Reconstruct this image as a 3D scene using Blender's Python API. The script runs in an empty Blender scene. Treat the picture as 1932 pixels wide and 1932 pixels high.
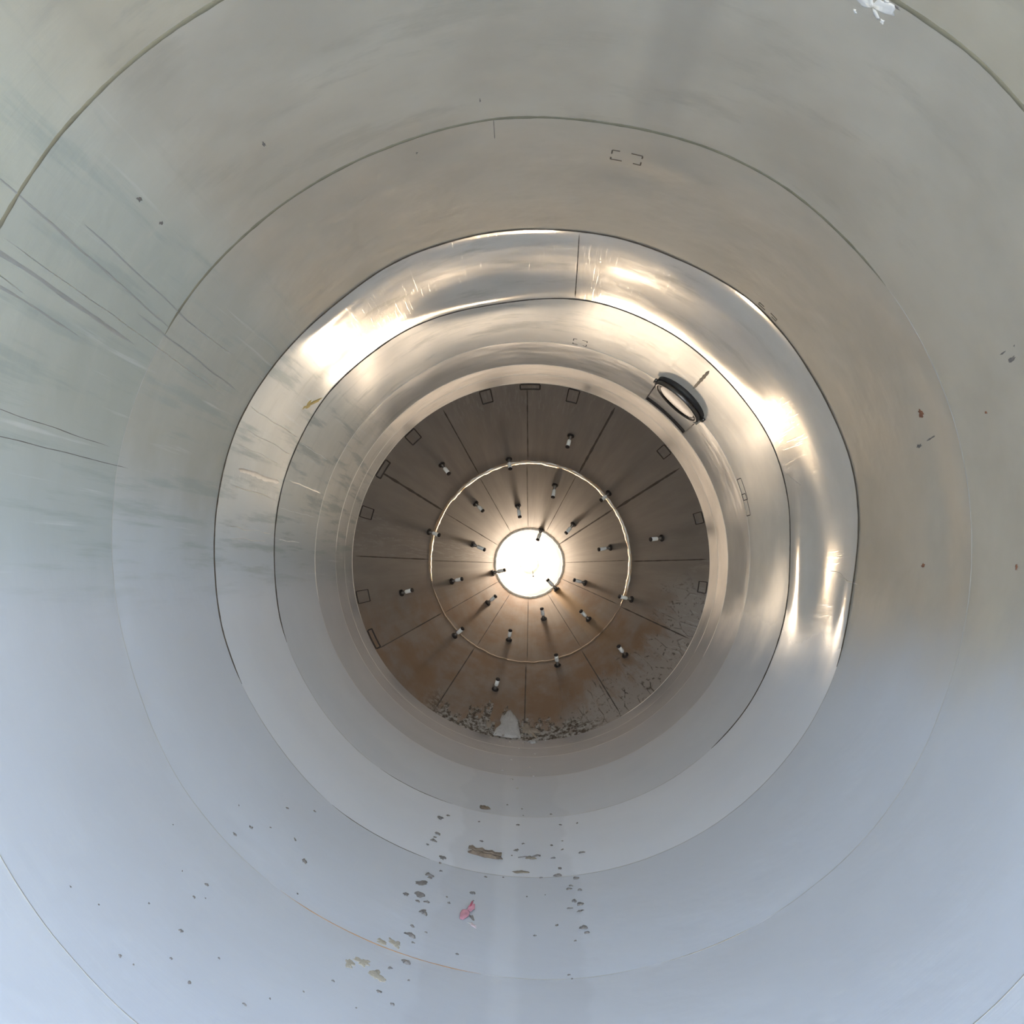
import bpy, bmesh, math, random
from mathutils import Vector, Matrix, noise
random.seed(7)
S = bpy.context.scene
COL = S.collection
R = 1.6                      # silo radius, metres; the silo lies on its side, axis along +Y
PI = math.pi
SEAM = [2.560, 3.797, 5.060, 6.287, 7.531, 8.372, 8.785]
YM, YC = -0.35, 9.188        # mouth and start of the hopper cone
TAN = math.tan(math.radians(30))
YMID, YOUT, YEND = 10.23, 11.31, 11.78

# ------------------------------------------------------------------ camera
cam = bpy.data.cameras.new('camera'); co = bpy.data.objects.new('camera', cam); COL.objects.link(co)
co.location = (-.0439*R, 0, -.0946*R)
yaw, pit = -.0106, .0633
F = Vector((math.sin(yaw)*math.cos(pit), math.cos(yaw)*math.cos(pit), math.sin(pit)))
X = Vector((math.cos(yaw), -math.sin(yaw), 0)); U = X.cross(F)
co.rotation_euler = Matrix((X, U, -F)).transposed().to_euler()
cam.sensor_width = 36; cam.lens = 36.0; cam.clip_start = .01
S.camera = co

# ------------------------------------------------------------------ sky, sun, exposure
w = bpy.data.worlds.new('sky'); S.world = w; w.use_nodes = True
nt = w.node_tree; N = nt.nodes; Lk = nt.links; bg = N['Background']
tc = N.new('ShaderNodeTexCoord'); sp = N.new('ShaderNodeSeparateXYZ'); Lk.new(tc.outputs['Generated'], sp.inputs[0])
cr = N.new('ShaderNodeValToRGB'); Lk.new(sp.outputs['Z'], cr.inputs[0])
e = cr.color_ramp.elements
e[0].position = 0.0; e[0].color = (.30, .29, .26, 1)
e[1].position = .10; e[1].color = (.48, .55, .64, 1)
x_ = e.new(.35); x_.color = (.54, .69, .98, 1)
x_ = e.new(.8); x_.color = (.40, .58, 1.0, 1)
mr = N.new('ShaderNodeMapRange'); Lk.new(sp.outputs['X'], mr.inputs[0])
mr.inputs[1].default_value = -.8; mr.inputs[2].default_value = .8; mr.inputs[3].default_value = .72; mr.inputs[4].default_value = 1.28
mm = N.new('ShaderNodeMath'); mm.operation = 'MULTIPLY'; Lk.new(mr.outputs[0], mm.inputs[0]); mm.inputs[1].default_value = 14.0
Lk.new(cr.outputs[0], bg.inputs[0]); Lk.new(mm.outputs[0], bg.inputs[1])
sun = bpy.data.lights.new('sun', 'SUN'); so = bpy.data.objects.new('sun', sun); COL.objects.link(so)
sun.energy = 32.0; sun.angle = math.radians(3); sun.color = (1, .95, .88)
so.rotation_euler = (math.radians(-20), math.radians(10), 0)       # from behind the silo: lights the ground outside, never the inside
S.view_settings.view_transform = 'Standard'; S.view_settings.look = 'None'
S.view_settings.exposure = 0.0; S.view_settings.gamma = 1.0
LAMP = 110.0

# ------------------------------------------------------------------ helpers
def tag(o, label=None, cat=None, group=None, kind=None):
    for k, v in (('label', label), ('category', cat), ('group', group), ('kind', kind)):
        if v: o[k] = v
    return o
def link(name, me, mat=None, parent=None, smooth=True):
    if mat and not me.materials: me.materials.append(mat)
    if smooth:
        for p in me.polygons: p.use_smooth = True
    o = bpy.data.objects.new(name, me); COL.objects.link(o)
    if parent: o.parent = parent
    return o
def empty(name, loc=(0, 0, 0)):
    o = bpy.data.objects.new(name, None); COL.objects.link(o); o.location = loc; o.empty_display_size = .1
    return o
def mesh(name, v, f):
    me = bpy.data.meshes.new(name); me.from_pydata(v, [], f); me.update(); return me
def pol(th, r, y): a = math.radians(th); return (r*math.cos(a), y, r*math.sin(a))
def cone_r(y): return R-(y-YC)*TAN

def lathe(name, prof, n=24):                        # profile of (radius, z) about local Z
    v = []; f = []
    m = len(prof)
    for i in range(n):
        a = 2*PI*i/n
        for r, z in prof: v.append((r*math.cos(a), r*math.sin(a), z))
    for i in range(n):
        j = (i+1) % n
        for k in range(m-1): f.append((i*m+k, j*m+k, j*m+k+1, i*m+k+1))
    if prof[0][0] > 1e-6: f.append(tuple(i*m for i in range(n))[::-1])
    if prof[-1][0] > 1e-6: f.append(tuple(i*m+m-1 for i in range(n)))
    me = mesh(name, v, f)
    b = bmesh.new(); b.from_mesh(me); bmesh.ops.remove_doubles(b, verts=b.verts, dist=1e-6); bmesh.ops.recalc_face_normals(b, faces=b.faces); b.to_mesh(me); b.free()
    return me
def tube(name, pts, r, n=8, closed=False):
    pts = [Vector(p) for p in pts]; v = []; f = []; m = len(pts)
    for i, p in enumerate(pts):
        a = pts[i-1] if (i or closed) else p; b = pts[(i+1) % m] if (i < m-1 or closed) else p
        d = (b-a).normalized(); s = d.cross(Vector((.13, .9, .31))).normalized(); t = d.cross(s)
        rr = r(i) if callable(r) else r
        for k in range(n):
            q = 2*PI*k/n; v.append(p+(s*math.cos(q)+t*math.sin(q))*rr)
    for i in range(m if closed else m-1):
        j = (i+1) % m
        for k in range(n): f.append((i*n+k, i*n+(k+1) % n, j*n+(k+1) % n, j*n+k))
    if not closed: f.append(tuple(range(n))[::-1]); f.append(tuple((m-1)*n+k for k in range(n)))
    return mesh(name, [tuple(q) for q in v], f)

# ------------------------------------------------------------------ node helpers
class G:
    def __init__(s, name, out=True):
        s.m = bpy.data.materials.new(name); s.m.use_nodes = True; s.n = s.m.node_tree.nodes; s.l = s.m.node_tree.links
        s.b = s.n['Principled BSDF']; s.tc = s.n.new('ShaderNodeTexCoord'); s.P = s.tc.outputs['Object']
        s.sep = None
    def put(s, sock, v):
        if isinstance(v, bpy.types.NodeSocket): s.l.new(v, sock)
        elif isinstance(v, (tuple, list)) and len(v) == 3 and sock.type == 'RGBA': sock.default_value = (*v, 1)
        else: sock.default_value = v
    def math(s, op, a, b=0.0, c=None, clamp=False):
        q = s.n.new('ShaderNodeMath'); q.operation = op; q.use_clamp = clamp
        s.put(q.inputs[0], a); s.put(q.inputs[1], b)
        if c is not None: s.put(q.inputs[2], c)
        return q.outputs[0]
    def mix(s, f, a, b, mode='MIX'):
        q = s.n.new('ShaderNodeMix'); q.data_type = 'RGBA'; q.blend_type = mode
        s.put(q.inputs[0], f); s.put(q.inputs[6], a); s.put(q.inputs[7], b); return q.outputs[2]
    def lerp(s, f, a, b):
        q = s.n.new('ShaderNodeMix'); q.data_type = 'FLOAT'; s.put(q.inputs[0], f); s.put(q.inputs[2], a); s.put(q.inputs[3], b); return q.outputs[0]
    def map(s, v, a, b, c=0.0, d=1.0):
        q = s.n.new('ShaderNodeMapRange'); q.interpolation_type = 'SMOOTHSTEP'
        s.put(q.inputs[0], v); q.inputs[1].default_value = a; q.inputs[2].default_value = b; q.inputs[3].default_value = c; q.inputs[4].default_value = d
        return q.outputs[0]
    def scale(s, v, sc):
        q = s.n.new('ShaderNodeMapping'); s.put(q.inputs[0], v); q.inputs['Scale'].default_value = sc; return q.outputs[0]
    def noise(s, v, sc, det=3, rough=.5, w=None):
        q = s.n.new('ShaderNodeTexNoise'); s.put(q.inputs['Vector'], v); q.inputs['Scale'].default_value = sc
        q.inputs['Detail'].default_value = det; q.inputs['Roughness'].default_value = rough
        return q.outputs['Fac']
    def xyz(s):
        if not s.sep: q = s.n.new('ShaderNodeSeparateXYZ'); s.l.new(s.P, q.inputs[0]); s.sep = q.outputs
        return s.sep
    def theta(s):                                  # degrees 0..360, counter-clockwise from the right-hand side
        o = s.xyz(); a = s.math('ARCTAN2', o[2], o[0]); a = s.math('MULTIPLY', a, 180/PI); a = s.math('ADD', a, 360); return s.math('MODULO', a, 360)
    def band(s, v, a, b, soft):                    # 1 inside a..b
        return s.math('MULTIPLY', s.map(v, a-soft, a+soft), s.map(v, b-soft, b+soft, 1, 0))
    def radial(s, k, ky):                          # coordinates that run in streaks along the plate's slope
        q = s.n.new('ShaderNodeCombineXYZ'); o = s.xyz(); s.l.new(o[0], q.inputs[0]); s.l.new(o[2], q.inputs[2])
        nn = s.n.new('ShaderNodeVectorMath'); nn.operation = 'NORMALIZE'; s.l.new(q.outputs[0], nn.inputs[0])
        m2 = s.n.new('ShaderNodeVectorMath'); m2.operation = 'SCALE'; s.l.new(nn.outputs[0], m2.inputs[0]); m2.inputs['Scale'].default_value = k
        c2 = s.n.new('ShaderNodeCombineXYZ'); s.l.new(s.math('MULTIPLY', o[1], ky), c2.inputs[1])
        ad = s.n.new('ShaderNodeVectorMath'); ad.operation = 'ADD'; s.l.new(m2.outputs[0], ad.inputs[0]); s.l.new(c2.outputs[0], ad.inputs[1]); return ad.outputs[0]
    def bump(s, h, strength, dist, prev=None):
        q = s.n.new('ShaderNodeBump'); q.inputs['Strength'].default_value = strength; q.inputs['Distance'].default_value = dist
        s.put(q.inputs['Height'], h)
        if prev: s.l.new(prev, q.inputs['Normal'])
        return q.outputs[0]
    def fin(s, col, rough, metal, normal=None, aniso=None):
        s.put(s.b.inputs['Base Color'], col); s.put(s.b.inputs['Roughness'], rough); s.put(s.b.inputs['Metallic'], metal)
        if normal: s.l.new(normal, s.b.inputs['Normal'])
        return s.m
def plain(name, col, rough=.6, metal=0.0, vary=.0, sc=20, bump=0.0):
    g = G(name); c = col
    if vary: c = g.mix(g.noise(g.P, sc, 4), tuple(x*(1-vary) for x in col), tuple(min(1, x*(1+vary)) for x in col))
    n = g.bump(g.noise(g.P, sc*3, 4), bump, .004) if bump else None
    return g.fin(c, rough, metal, n)

# ------------------------------------------------------------------ materials
def shell_mat(name, rough, rough_floor, base, metal=1.0, wave=.0, scratches=.0, dust=.8, dcol=(.55, .585, .64)):
    g = G(name); th = g.theta(); o = g.xyz(); y = o[1]
    ax = g.scale(g.P, (9, .55, 9))                   # drips ran down the wall when the silo stood upright
    ring = g.scale(g.P, (1.2, 26, 1.2))              # rolled sheet grain runs round the barrel
    dr = g.noise(ax, 1.6, 5, .62); cloud = g.noise(g.P, 1.7, 4, .55); fine = g.noise(g.P, 55, 3, .6)
    grain = g.noise(ring, 3.2, 3, .6)
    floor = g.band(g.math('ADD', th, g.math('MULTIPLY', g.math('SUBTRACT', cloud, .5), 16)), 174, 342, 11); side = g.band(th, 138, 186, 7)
    col = g.mix(g.map(cloud, .3, .7), tuple(c*.90 for c in base), tuple(min(1, c*1.07) for c in base))
    col = g.mix(g.math('MULTIPLY', floor, dust), col, dcol)      # pale dust settled on the lower side; dcol also paints the light's fall-off inward
    # grey streaks down the side wall
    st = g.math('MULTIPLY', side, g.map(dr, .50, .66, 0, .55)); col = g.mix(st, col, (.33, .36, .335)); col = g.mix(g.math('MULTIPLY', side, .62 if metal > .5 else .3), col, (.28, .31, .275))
    lt = g.math('MULTIPLY', side, g.map(g.noise(g.scale(g.P, (24, .7, 24)), 1.5, 3),   .62, .74, 0, .22)); col = g.mix(lt, col, (.74, .76, .74))
    # olive smears under the roof
    top = g.band(th, 40, 160, 20); sm = g.math('MULTIPLY', top, g.map(g.noise(g.scale(g.P, (1, 2.6, 1)), 2.3, 5, .65),   .52, .72, 0, .5)); col = g.mix(sm, col, (.47, .45, .38))
    # swept strip along the floor with washed edges
    wob = g.math('MULTIPLY', g.math('SUBTRACT', g.noise(g.scale(g.P, (2, 1.4, 2)), 1.3, 3), .5), 9); thw = g.math('ADD', th, wob)
    strip = g.band(thw, 254.5, 275.5, .7); mid = g.band(g.math('ADD', th, g.math('MULTIPLY', wob, .3)), 263, 266.5, .8)
    col = g.mix(g.math('MULTIPLY', strip, .22), col, (.42, .43, .45))
    col = g.mix(g.math('MULTIPLY', g.math('MULTIPLY', mid, g.map(y, 5.5, 8, 1, .25)), .13), col, (.80, .82, .84))
    col = g.mix(g.math('MULTIPLY', g.band(th, 72, 77.5, 1.6), g.map(y, 3.6, 3.9, .22, 0)), col, (.30, .29, .27))
    r = g.lerp(floor, rough, rough_floor)
    r = g.lerp(g.math('MULTIPLY', side, .6), r, max(rough, .36))
    kk = .12 if not scratches else .03
    r = g.math('ADD', r, g.math('MULTIPLY', g.math('SUBTRACT', grain, .5), kk))
    r = g.math('ADD', r, g.math('MULTIPLY', g.math('SUBTRACT', cloud, .5), kk), clamp=True)
    nrm = g.bump(cloud, .35, .05) if wave == 0 else g.bump(g.noise(g.scale(g.P, (1.4, 2.2, 1.4)), 1.3, 2), wave, .05)
    nrm = g.bump(grain, .10 if not scratches else .012, .004, nrm)
    nrm = g.bump(fine, .06 if not scratches else .01, .003, nrm)
    if scratches:
        sc = g.noise(g.scale(g.P, (38, 1.3, 38)), 1.8, 2); nrm = g.bump(g.map(sc, .60, .64), scratches, .002, nrm)
    me = g.lerp(g.math('MULTIPLY', floor, dust), metal, .25 if metal > .6 else .12 if metal > .4 else .06)
    me = g.math('MULTIPLY', me, g.math('SUBTRACT', 1, g.math('MULTIPLY', side, .7)))
    df = g.n.new('ShaderNodeBsdfDiffuse'); gl = g.n.new('ShaderNodeBsdfAnisotropic'); gl.distribution = 'BECKMANN'; mx = g.n.new('ShaderNodeMixShader')
    for q in (df, gl): g.put(q.inputs['Color'], col); g.l.new(nrm, q.inputs['Normal'])
    g.put(gl.inputs['Roughness'], r); g.put(mx.inputs[0], me); g.l.new(df.outputs[0], mx.inputs[1]); g.l.new(gl.outputs[0], mx.inputs[2])
    g.l.new(mx.outputs[0], g.n['Material Output'].inputs['Surface']); g.n.remove(g.b)
    return g.m
ST = (.66, .62, .51)
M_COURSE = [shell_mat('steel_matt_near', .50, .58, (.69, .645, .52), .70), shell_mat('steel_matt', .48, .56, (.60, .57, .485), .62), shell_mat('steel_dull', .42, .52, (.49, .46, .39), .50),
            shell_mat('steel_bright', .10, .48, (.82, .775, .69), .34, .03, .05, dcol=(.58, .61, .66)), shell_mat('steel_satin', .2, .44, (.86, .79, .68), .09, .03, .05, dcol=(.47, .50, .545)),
            shell_mat('steel_satin_far', .20, .44, (.80, .74, .65), .20, .08, dcol=(.34, .355, .385)), shell_mat('steel_satin_rim', .38, .44, (.80, .73, .64), .25, dcol=(.29, .295, .31)), shell_mat('steel_satin_edge', .42, .44, (.82, .75, .66), .25, dcol=(.29, .295, .31))]  # floor dust coloured darker towards the hopper, shading the deep floor
M_WELD_DARK = plain('weld_grimy', (.17, .155, .105), .8, .1, .35, 9, .3)
M_WELD = plain('weld_steel', (.06, .045, .03), .95, 0, .4, 12, .3)
M_WELD_BRIGHT = plain('weld_bright', (.97, .92, .82), .5, .1, .05, 18, .3)  # near-white colour stands in for lamp light catching the bead
M_TACK = plain('tack_brown', (.10, .075, .05), .8, .1, .3, 60, .5)
M_SCRATCH = plain('scratched_steel', (.85, .84, .80), .4, 1)
def cone_mat(name, tint):
    g = G(name); th = g.theta(); y = g.xyz()[1]
    r1 = g.radial(7, .8); st = g.noise(r1, 1.9, 5, .6); cl = g.noise(g.P, 2.6, 5, .6); fn = g.noise(g.radial(30, 3), 2.0, 3, .65)
    col = g.mix(g.map(st, .3, .7), tuple(t*.92 for t in tint), tuple(t*1.06 for t in tint))
    low = g.band(th, 196, 340, 16); rust = g.math('MULTIPLY', low, g.map(cl, .34, .66, .25, .85)); col = g.mix(rust, col, (.30, .17, .085))
    # rust run from the outlet towards four o'clock
    run = g.math('MULTIPLY', g.band(g.math('ADD', th, g.math('MULTIPLY', g.math('SUBTRACT', st, .5), 14)), 308, 322, 5), g.map(y, 9.5, 11.2)); col = g.mix(g.math('MULTIPLY', run, .7), col, (.52, .33, .15))
    # peeling pale coat low on the side, crackled
    edge = g.math('ADD', y, g.math('MULTIPLY', g.math('SUBTRACT', g.noise(g.radial(5, 1.2), 2.2, 5, .7), .5), 1.3))
    peel = g.math('MULTIPLY', g.band(th, 284, 352, 7), g.map(edge, 9.45, 9.80, 1, 0))
    vo = g.n.new('ShaderNodeTexVoronoi'); vo.feature = 'DISTANCE_TO_EDGE'; g.l.new(g.radial(9, 2.2), vo.inputs['Vector']); vo.inputs['Scale'].default_value = 1.6
    crk = g.math('MULTIPLY', g.map(vo.outputs['Distance'], .0, .05, 1, 0), g.map(fn, .45, .6))
    spk = g.map(g.noise(g.P, 22, 4, .7), .60, .66)
    col = g.mix(g.math('MULTIPLY', peel, g.map(cl, .3, .6, .3, .8)), col, (.40, .355, .31)); col = g.mix(g.math('MULTIPLY', peel, g.math('MAXIMUM', crk, g.math('MULTIPLY', spk, .8))), col, (.09, .065, .045))
    # caked fringe at the lowest rim
    fr = g.math('MULTIPLY', g.band(th, 236, 292, 6), g.map(edge, 9.36, 9.44, 1, 0)); mo = g.map(g.noise(g.P, 26, 4, .7), .42, .60)
    col = g.mix(fr, col, g.mix(mo, (.10, .07, .045), (.46, .41, .35)))
    # whitish abrasion at the rim and at nine o'clock
    ab = g.math('MULTIPLY', g.map(fn, .52, .62), g.math('MAXIMUM', g.math('MULTIPLY', g.band(th, 60, 118, 9), g.map(y, 9.35, 9.75, 1, 0)), g.math('MAXIMUM', g.band(th, 163, 178, 2), g.math('MULTIPLY', g.band(th, 325, 362, 5), g.map(y, 9.3, 9.5, 1, 0)))))
    col = g.mix(g.math('MULTIPLY', ab, .55), col, (.50, .46, .42))
    n = g.bump(st, .12, .006); n = g.bump(g.math('MULTIPLY', peel, g.math('SUBTRACT', 1, crk)), .6, .004, n); n = g.bump(fn, .10, .003, n)
    ro = g.lerp(g.math('MAXIMUM', peel, fr), g.math('ADD', .40, g.math('MULTIPLY', cl, .16)), .75)
    return g.fin(col, ro, g.lerp(g.math('MAXIMUM', g.math('MULTIPLY', rust, .7), g.math('MAXIMUM', peel, fr)), .72, .15), n)
M_CONE = cone_mat('hopper_steel_outer', (.40, .355, .31)); M_CONE2 = cone_mat('hopper_steel_inner', (.37, .33, .285))
M_THROAT = plain('throat_steel', (.36, .32, .26), .5, .5, .3, 14, .2)
M_SLEEVE = plain('pale_sleeve', (.90, .88, .82), .45, 0, .08, 80)
M_PIN = plain('pin_steel', (.34, .32, .30), .35, 1)
M_CAP = plain('dark_cap', (.035, .024, .02), .6)
M_RUBBER = plain('black_rubber', (.028, .026, .024), .55, 0, .3, 30, .2)
M_DARKSTEEL = plain('dark_steel', (.16, .15, .14), .35, .9, .2, 40)
M_FACE = plain('polished_lid', (.13, .12, .11), .2, .9, .7, 11, .8)
M_LUG = plain('lug_plate', (.27, .24, .21), .5, .7, .2, 20, .2)
M_BARK = plain('bark', (.17, .125, .085), .9, 0, .6, 45, 1.0)
M_MUD = plain('mud', (.17, .15, .13), .9, 0, .35, 60, .8)
M_MUDY = plain('dried_mud', (.34, .30, .23), .95, 0, .25, 50, .8)
M_LEAF = plain('dry_leaf', (.20, .165, .12), .85, 0, .35, 40, .5)
M_LIME = plain('lime_crust', (.52, .48, .43), .95, 0, .2, 22, 1.0)
M_LIMED = plain('lime_crust_dirty', (.34, .27, .20), .95, 0, .4, 22, 1.0)
M_WHITE = plain('white_flake', (.50, .49, .46), .9, 0, .08, 30)
M_PINK = plain('pink_film', (.55, .25, .29), .55, 0, .35, 22, .6)
M_RED = plain('dark_red_fold', (.34, .06, .09), .55)
M_RUST = plain('rust_spot', (.17, .07, .035), .9, 0, .4, 60, .5)
M_MARK = plain('dark_scuff', (.13, .115, .10), .9, 0, .3, 60)
M_YELLOW = plain('yellow_patch', (.62, .45, .12), .5, .3, .25, 30, .5)
lamp_m = G('lamp_lens'); lamp_m.put(lamp_m.b.inputs['Base Color'], (.9, .9, .9)); lamp_m.put(lamp_m.b.inputs['Emission Color'], (1, .85, .70)); lamp_m.b.inputs['Emission Strength'].default_value = LAMP; M_LAMP = lamp_m.m
g = G('pavement'); M_GROUND = g.fin(g.mix(g.noise(g.P, 1.5, 5), (.38, .335, .24), (.50, .44, .33)), .9, 0, g.bump(g.noise(g.P, 60, 3), .4, .01))

# ------------------------------------------------------------------ the barrel: out-of-round seams and dents
RES = ["41:-3 45:6 48:3 52:2 56:0 122:-7 127:-1 131:0 134:0 137:-1 140:5 142:2 147:-1 150:-2 215:-2 219:0 224:-1 229:-1",
 "46:0 52:6 57:5 64:4 70:-1 81:-7 88:-4 96:0 102:-2 108:-7 119:-5 126:-2 134:0 140:5 145:7 171:6 177:1 185:0 193:-3 199:-6 207:-1 212:4 221:4 232:3 238:2 243:-1 255:-2 261:-1 276:3 283:-1 292:2 299:4 307:1 316:4 325:1 331:-3 338:-8",
 "3:-7 8:0 15:9 23:5 33:8 39:12 50:16 63:4 69:3 77:3 87:-4 97:-2 106:-3 117:1 128:-10 141:-3 151:4 159:9 170:3 178:2 184:-1 194:5 204:1 217:-2 234:7 241:4 251:4 300:0 340:-11 344:-14 347:-21 355:-23",
 "1:-19 10:-3 17:3 27:8 35:0 49:-2 53:2 65:0 78:3 87:-6 95:-8 110:-2 115:-2 120:0 132:-2 142:8 154:7 165:6 175:3 184:-1 197:9 208:5 232:8 252:0 300:0 336:-7 343:-8 350:-15",
 "4:-2 13:4 22:3 28:6 39:3 65:-1 80:-1 93:-1 108:0 120:-5 140:1 153:2 165:1 188:1 348:-4 356:-4", "0:1 180:1", "0:0 180:0", "0:0 180:0"]
TAB = []
for s in RES:
    p = [tuple(float(q) for q in t.split(':')) for t in s.split()]; p = [(p[-1][0]-360, p[-1][1])]+p+[(p[0][0]+360, p[0][1])]
    def at(a, p=p):
        a %= 360
        for (a0, v0), (a1, v1) in zip(p, p[1:]):
            if a0 <= a <= a1: return v0+(v1-v0)*(a-a0)/max(a1-a0, 1e-6)
        return 0
    raw = [at(a) for a in range(360)]
    TAB.append([sum(raw[(a+d) % 360]*wt for d, wt in ((-6, 1), (-4, 2), (-2, 3), (0, 3), (2, 3), (4, 2), (6, 1)))/15*.001*R for a in range(360)])
YS = SEAM[:1]+SEAM[1:]+[YC]
# dents: angle, distance, depth, angular spread, axial spread
DENT = [(101, 6.19, -.030, 10, .17), (0, 6.05, -.022, 11, .16), (352, 5.62, .022, 7, .28), (337, 5.95, -.014, 8, .3), (346, 5.15, -.012, 7, .10), (47, 5.16, .010, 7, .10),
        (139, 6.1, .008, 7, .2), (130, 5.2, -.008, 8, .10), (77, 4.22, .008, 4.5, .10), (70, 4.10, -.006, 4, .08), (8, 4.02, .009, 13, .09), (3, 3.86, -.006, 15, .10), (180, 5.72, .007, 3.5, .10),
        (60, 5.75, .008, 22, .3), (134, 6.9, -.006, 9, .35), (348, 7.0, -.004, 9, .4), (18, 5.5, -.008, 12, .25), (95, 5.15, .008, 7, .06), (325, 6.6, .007, 10, .4)]
def shell_r(th, y):
    i0 = int(th) % 360; fr = th-int(th)
    v = [t[i0]*(1-fr)+t[(i0+1) % 360]*fr for t in TAB]
    if y <= YS[0]: d = v[0]*max(0, 1-(YS[0]-y)/1.5)
    else:
        for k in range(len(YS)-1):
            if y <= YS[k+1]+1e-6:
                t = (y-YS[k])/(YS[k+1]-YS[k]); t = t*t*(3-2*t); d = v[k]*(1-t)+v[k+1]*t; break
        else: d = v[-1]
    for a, y0, amp, sa, sy in DENT:
        da = (th-a+180) % 360-180
        if abs(da) < sa*3.2 and abs(y-y0) < sy*3.2: d += amp*math.exp(-.5*((da/sa)**2+((y-y0)/sy)**2))
    # the sheet bellies a little between seams
    return R+d
def grid(name, rf, y0, y1, ny, t0, t1, nt_, thick=.006):
    closed = abs(t1-t0-360) < 1e-6; v = []; f = []; m = nt_ if closed else nt_+1
    for s in (0, 1):
        for j in range(ny+1):
            y = y0+(y1-y0)*j/ny
            for i in range(m):
                th = t0+(t1-t0)*i/nt_; v.append(pol(th, rf(th % 360, y)+s*thick, y))
    base = (ny+1)*m
    for j in range(ny):
        for i in range(nt_):
            a, b = j*m+i, j*m+(i+1) % m; f.append((a, b, b+m, a+m)); f.append((a+base+m, b+base+m, b+base, a+base))
    for j in (0, ny):
        for i in range(nt_):
            a, b = j*m+i, j*m+(i+1) % m; q = len(v); v += [v[a], v[a+base], v[b+base], v[b]]; f.append((q, q+1, q+2, q+3) if j == 0 else (q+3, q+2, q+1, q))
    if not closed:
        for j in range(ny):
            for i in (0, nt_):
                a, b = j*m+i, (j+1)*m+i; q = len(v); v += [v[b], v[b+base], v[a+base], v[a]]; f.append((q, q+1, q+2, q+3) if i == 0 else (q+3, q+2, q+1, q))
    return mesh(name, v, f)

# ground outside the mouth (seen only in what it throws into the barrel)
gr = link('ground', mesh('ground', [(-14, -22, -1.75), (14, -22, -1.75), (14, 16, -1.75), (-14, 16, -1.75), (-14, -22, -1.95), (14, -22, -1.95), (14, 16, -1.95), (-14, 16, -1.95)],
          [(0, 1, 2, 3), (7, 6, 5, 4), (0, 4, 5, 1), (1, 5, 6, 2), (2, 6, 7, 3), (3, 7, 4, 0)]), M_GROUND, smooth=False); tag(gr, 'pale pavement the silo lies on', 'ground', kind='structure')

barrel = tag(empty('wall_barrel'), 'round stainless steel barrel of the silo, built of welded sheet courses', 'wall', kind='structure')
B = [YM]+SEAM+[YC]
for k in range(8):
    n = 30 if k in (2, 3, 4) else 14
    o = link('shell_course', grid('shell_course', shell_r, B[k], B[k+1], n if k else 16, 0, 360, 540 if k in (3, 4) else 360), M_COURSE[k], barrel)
# circumferential weld beads
def bead(y, wdt, hgt, t0, t1, mat, rf=shell_r, parent=barrel, name='weld_seam', step=.5, seed=0, wob=.003):
    v = []; f = []; n = int((t1-t0)/step); closed = abs(t1-t0-360) < 1e-6; m = n if closed else n+1
    for i in range(m):
        th = t0+(t1-t0)*i/n; a = math.radians(th)
        q = noise.noise(Vector((math.cos(a)*9, math.sin(a)*9, seed)))*.5+noise.noise(Vector((math.cos(a)*45, math.sin(a)*45, seed+3)))*.5
        e = 1 if closed else min(1, i/8, (n-i)/8)
        ww = wdt*(.75+.5*q)*(.15+.85*e); yo = y+wob*noise.noise(Vector((math.cos(a)*14, math.sin(a)*14, seed+9)))
        for s, h in ((-1, -.001), (-.5, hgt*.8), (0, hgt*(1+.5*q)), (.5, hgt*.8), (1, -.001)): v.append(pol(th, rf(th % 360, yo+s*ww)-h*(.3+.7*e) if h > 0 else rf(th % 360, yo+s*ww)+.001, yo+s*ww))
    for i in range(n):
        j = (i+1) % m
        for s in range(4): f.append((i*5+s, j*5+s, j*5+s+1, i*5+s+1))
    return link(name, mesh(name, v, f), mat, parent)
M_ORANGE = plain('weld_rust', (.36, .19, .07), .8, .2, .4, 30)
M_WELD_FAINT = plain('weld_faint', (.50, .49, .46), .45, .9, .12, 12, .2)
bead(SEAM[0], .015, .002, 30, 158, M_WELD_DARK, seed=1); bead(SEAM[0], .004, .0012, 158.5, 389.5, M_WELD_FAINT, seed=21)
bead(SEAM[1], .016, .002, 36, 152, M_WELD_DARK, seed=2); bead(SEAM[1], .0035, .0012, 152.5, 233, M_WELD_FAINT, seed=22); bead(SEAM[1], .0045, .0015, 233.5, 262, M_ORANGE, seed=23); bead(SEAM[1], .0035, .0012, 262.5, 285, M_WELD_FAINT, seed=24); bead(SEAM[1], .006, .0015, 285.5, 299, M_MUDY, seed=25); bead(SEAM[1], .0035, .0012, 299.5, 395.5, M_WELD_FAINT, seed=26)
bead(SEAM[2], .008, .005, -22, 205, M_WELD, seed=3); bead(SEAM[2], .005, .0015, 205.5, 231, M_WELD_FAINT, seed=31); bead(SEAM[2], .0045, .002, 231.5, 251, M_TACK, seed=32); bead(SEAM[2], .005, .0012, 251.5, 337.5, M_WELD_FAINT, seed=33)
bead(SEAM[3], .009, .005, -48, 200, M_WELD, seed=4); bead(SEAM[3], .005, .0015, 200.5, 234, M_WELD_FAINT, seed=41); bead(SEAM[3], .0045, .002, 234.5, 252, M_TACK, seed=42); bead(SEAM[3], .005, .0012, 252.5, 311.5, M_WELD_FAINT, seed=43)
bead(SEAM[4], .014, .0015, -22, 192, M_WELD_BRIGHT, seed=5); bead(SEAM[4], .006, .001, 192.5, 337.5, M_WELD_FAINT, seed=51)
bead(SEAM[5], .020, .0015, -30, 178, M_WELD_BRIGHT, seed=6); bead(SEAM[5], .008, .001, 178.5, 329.5, M_WELD_FAINT, seed=61)
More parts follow.
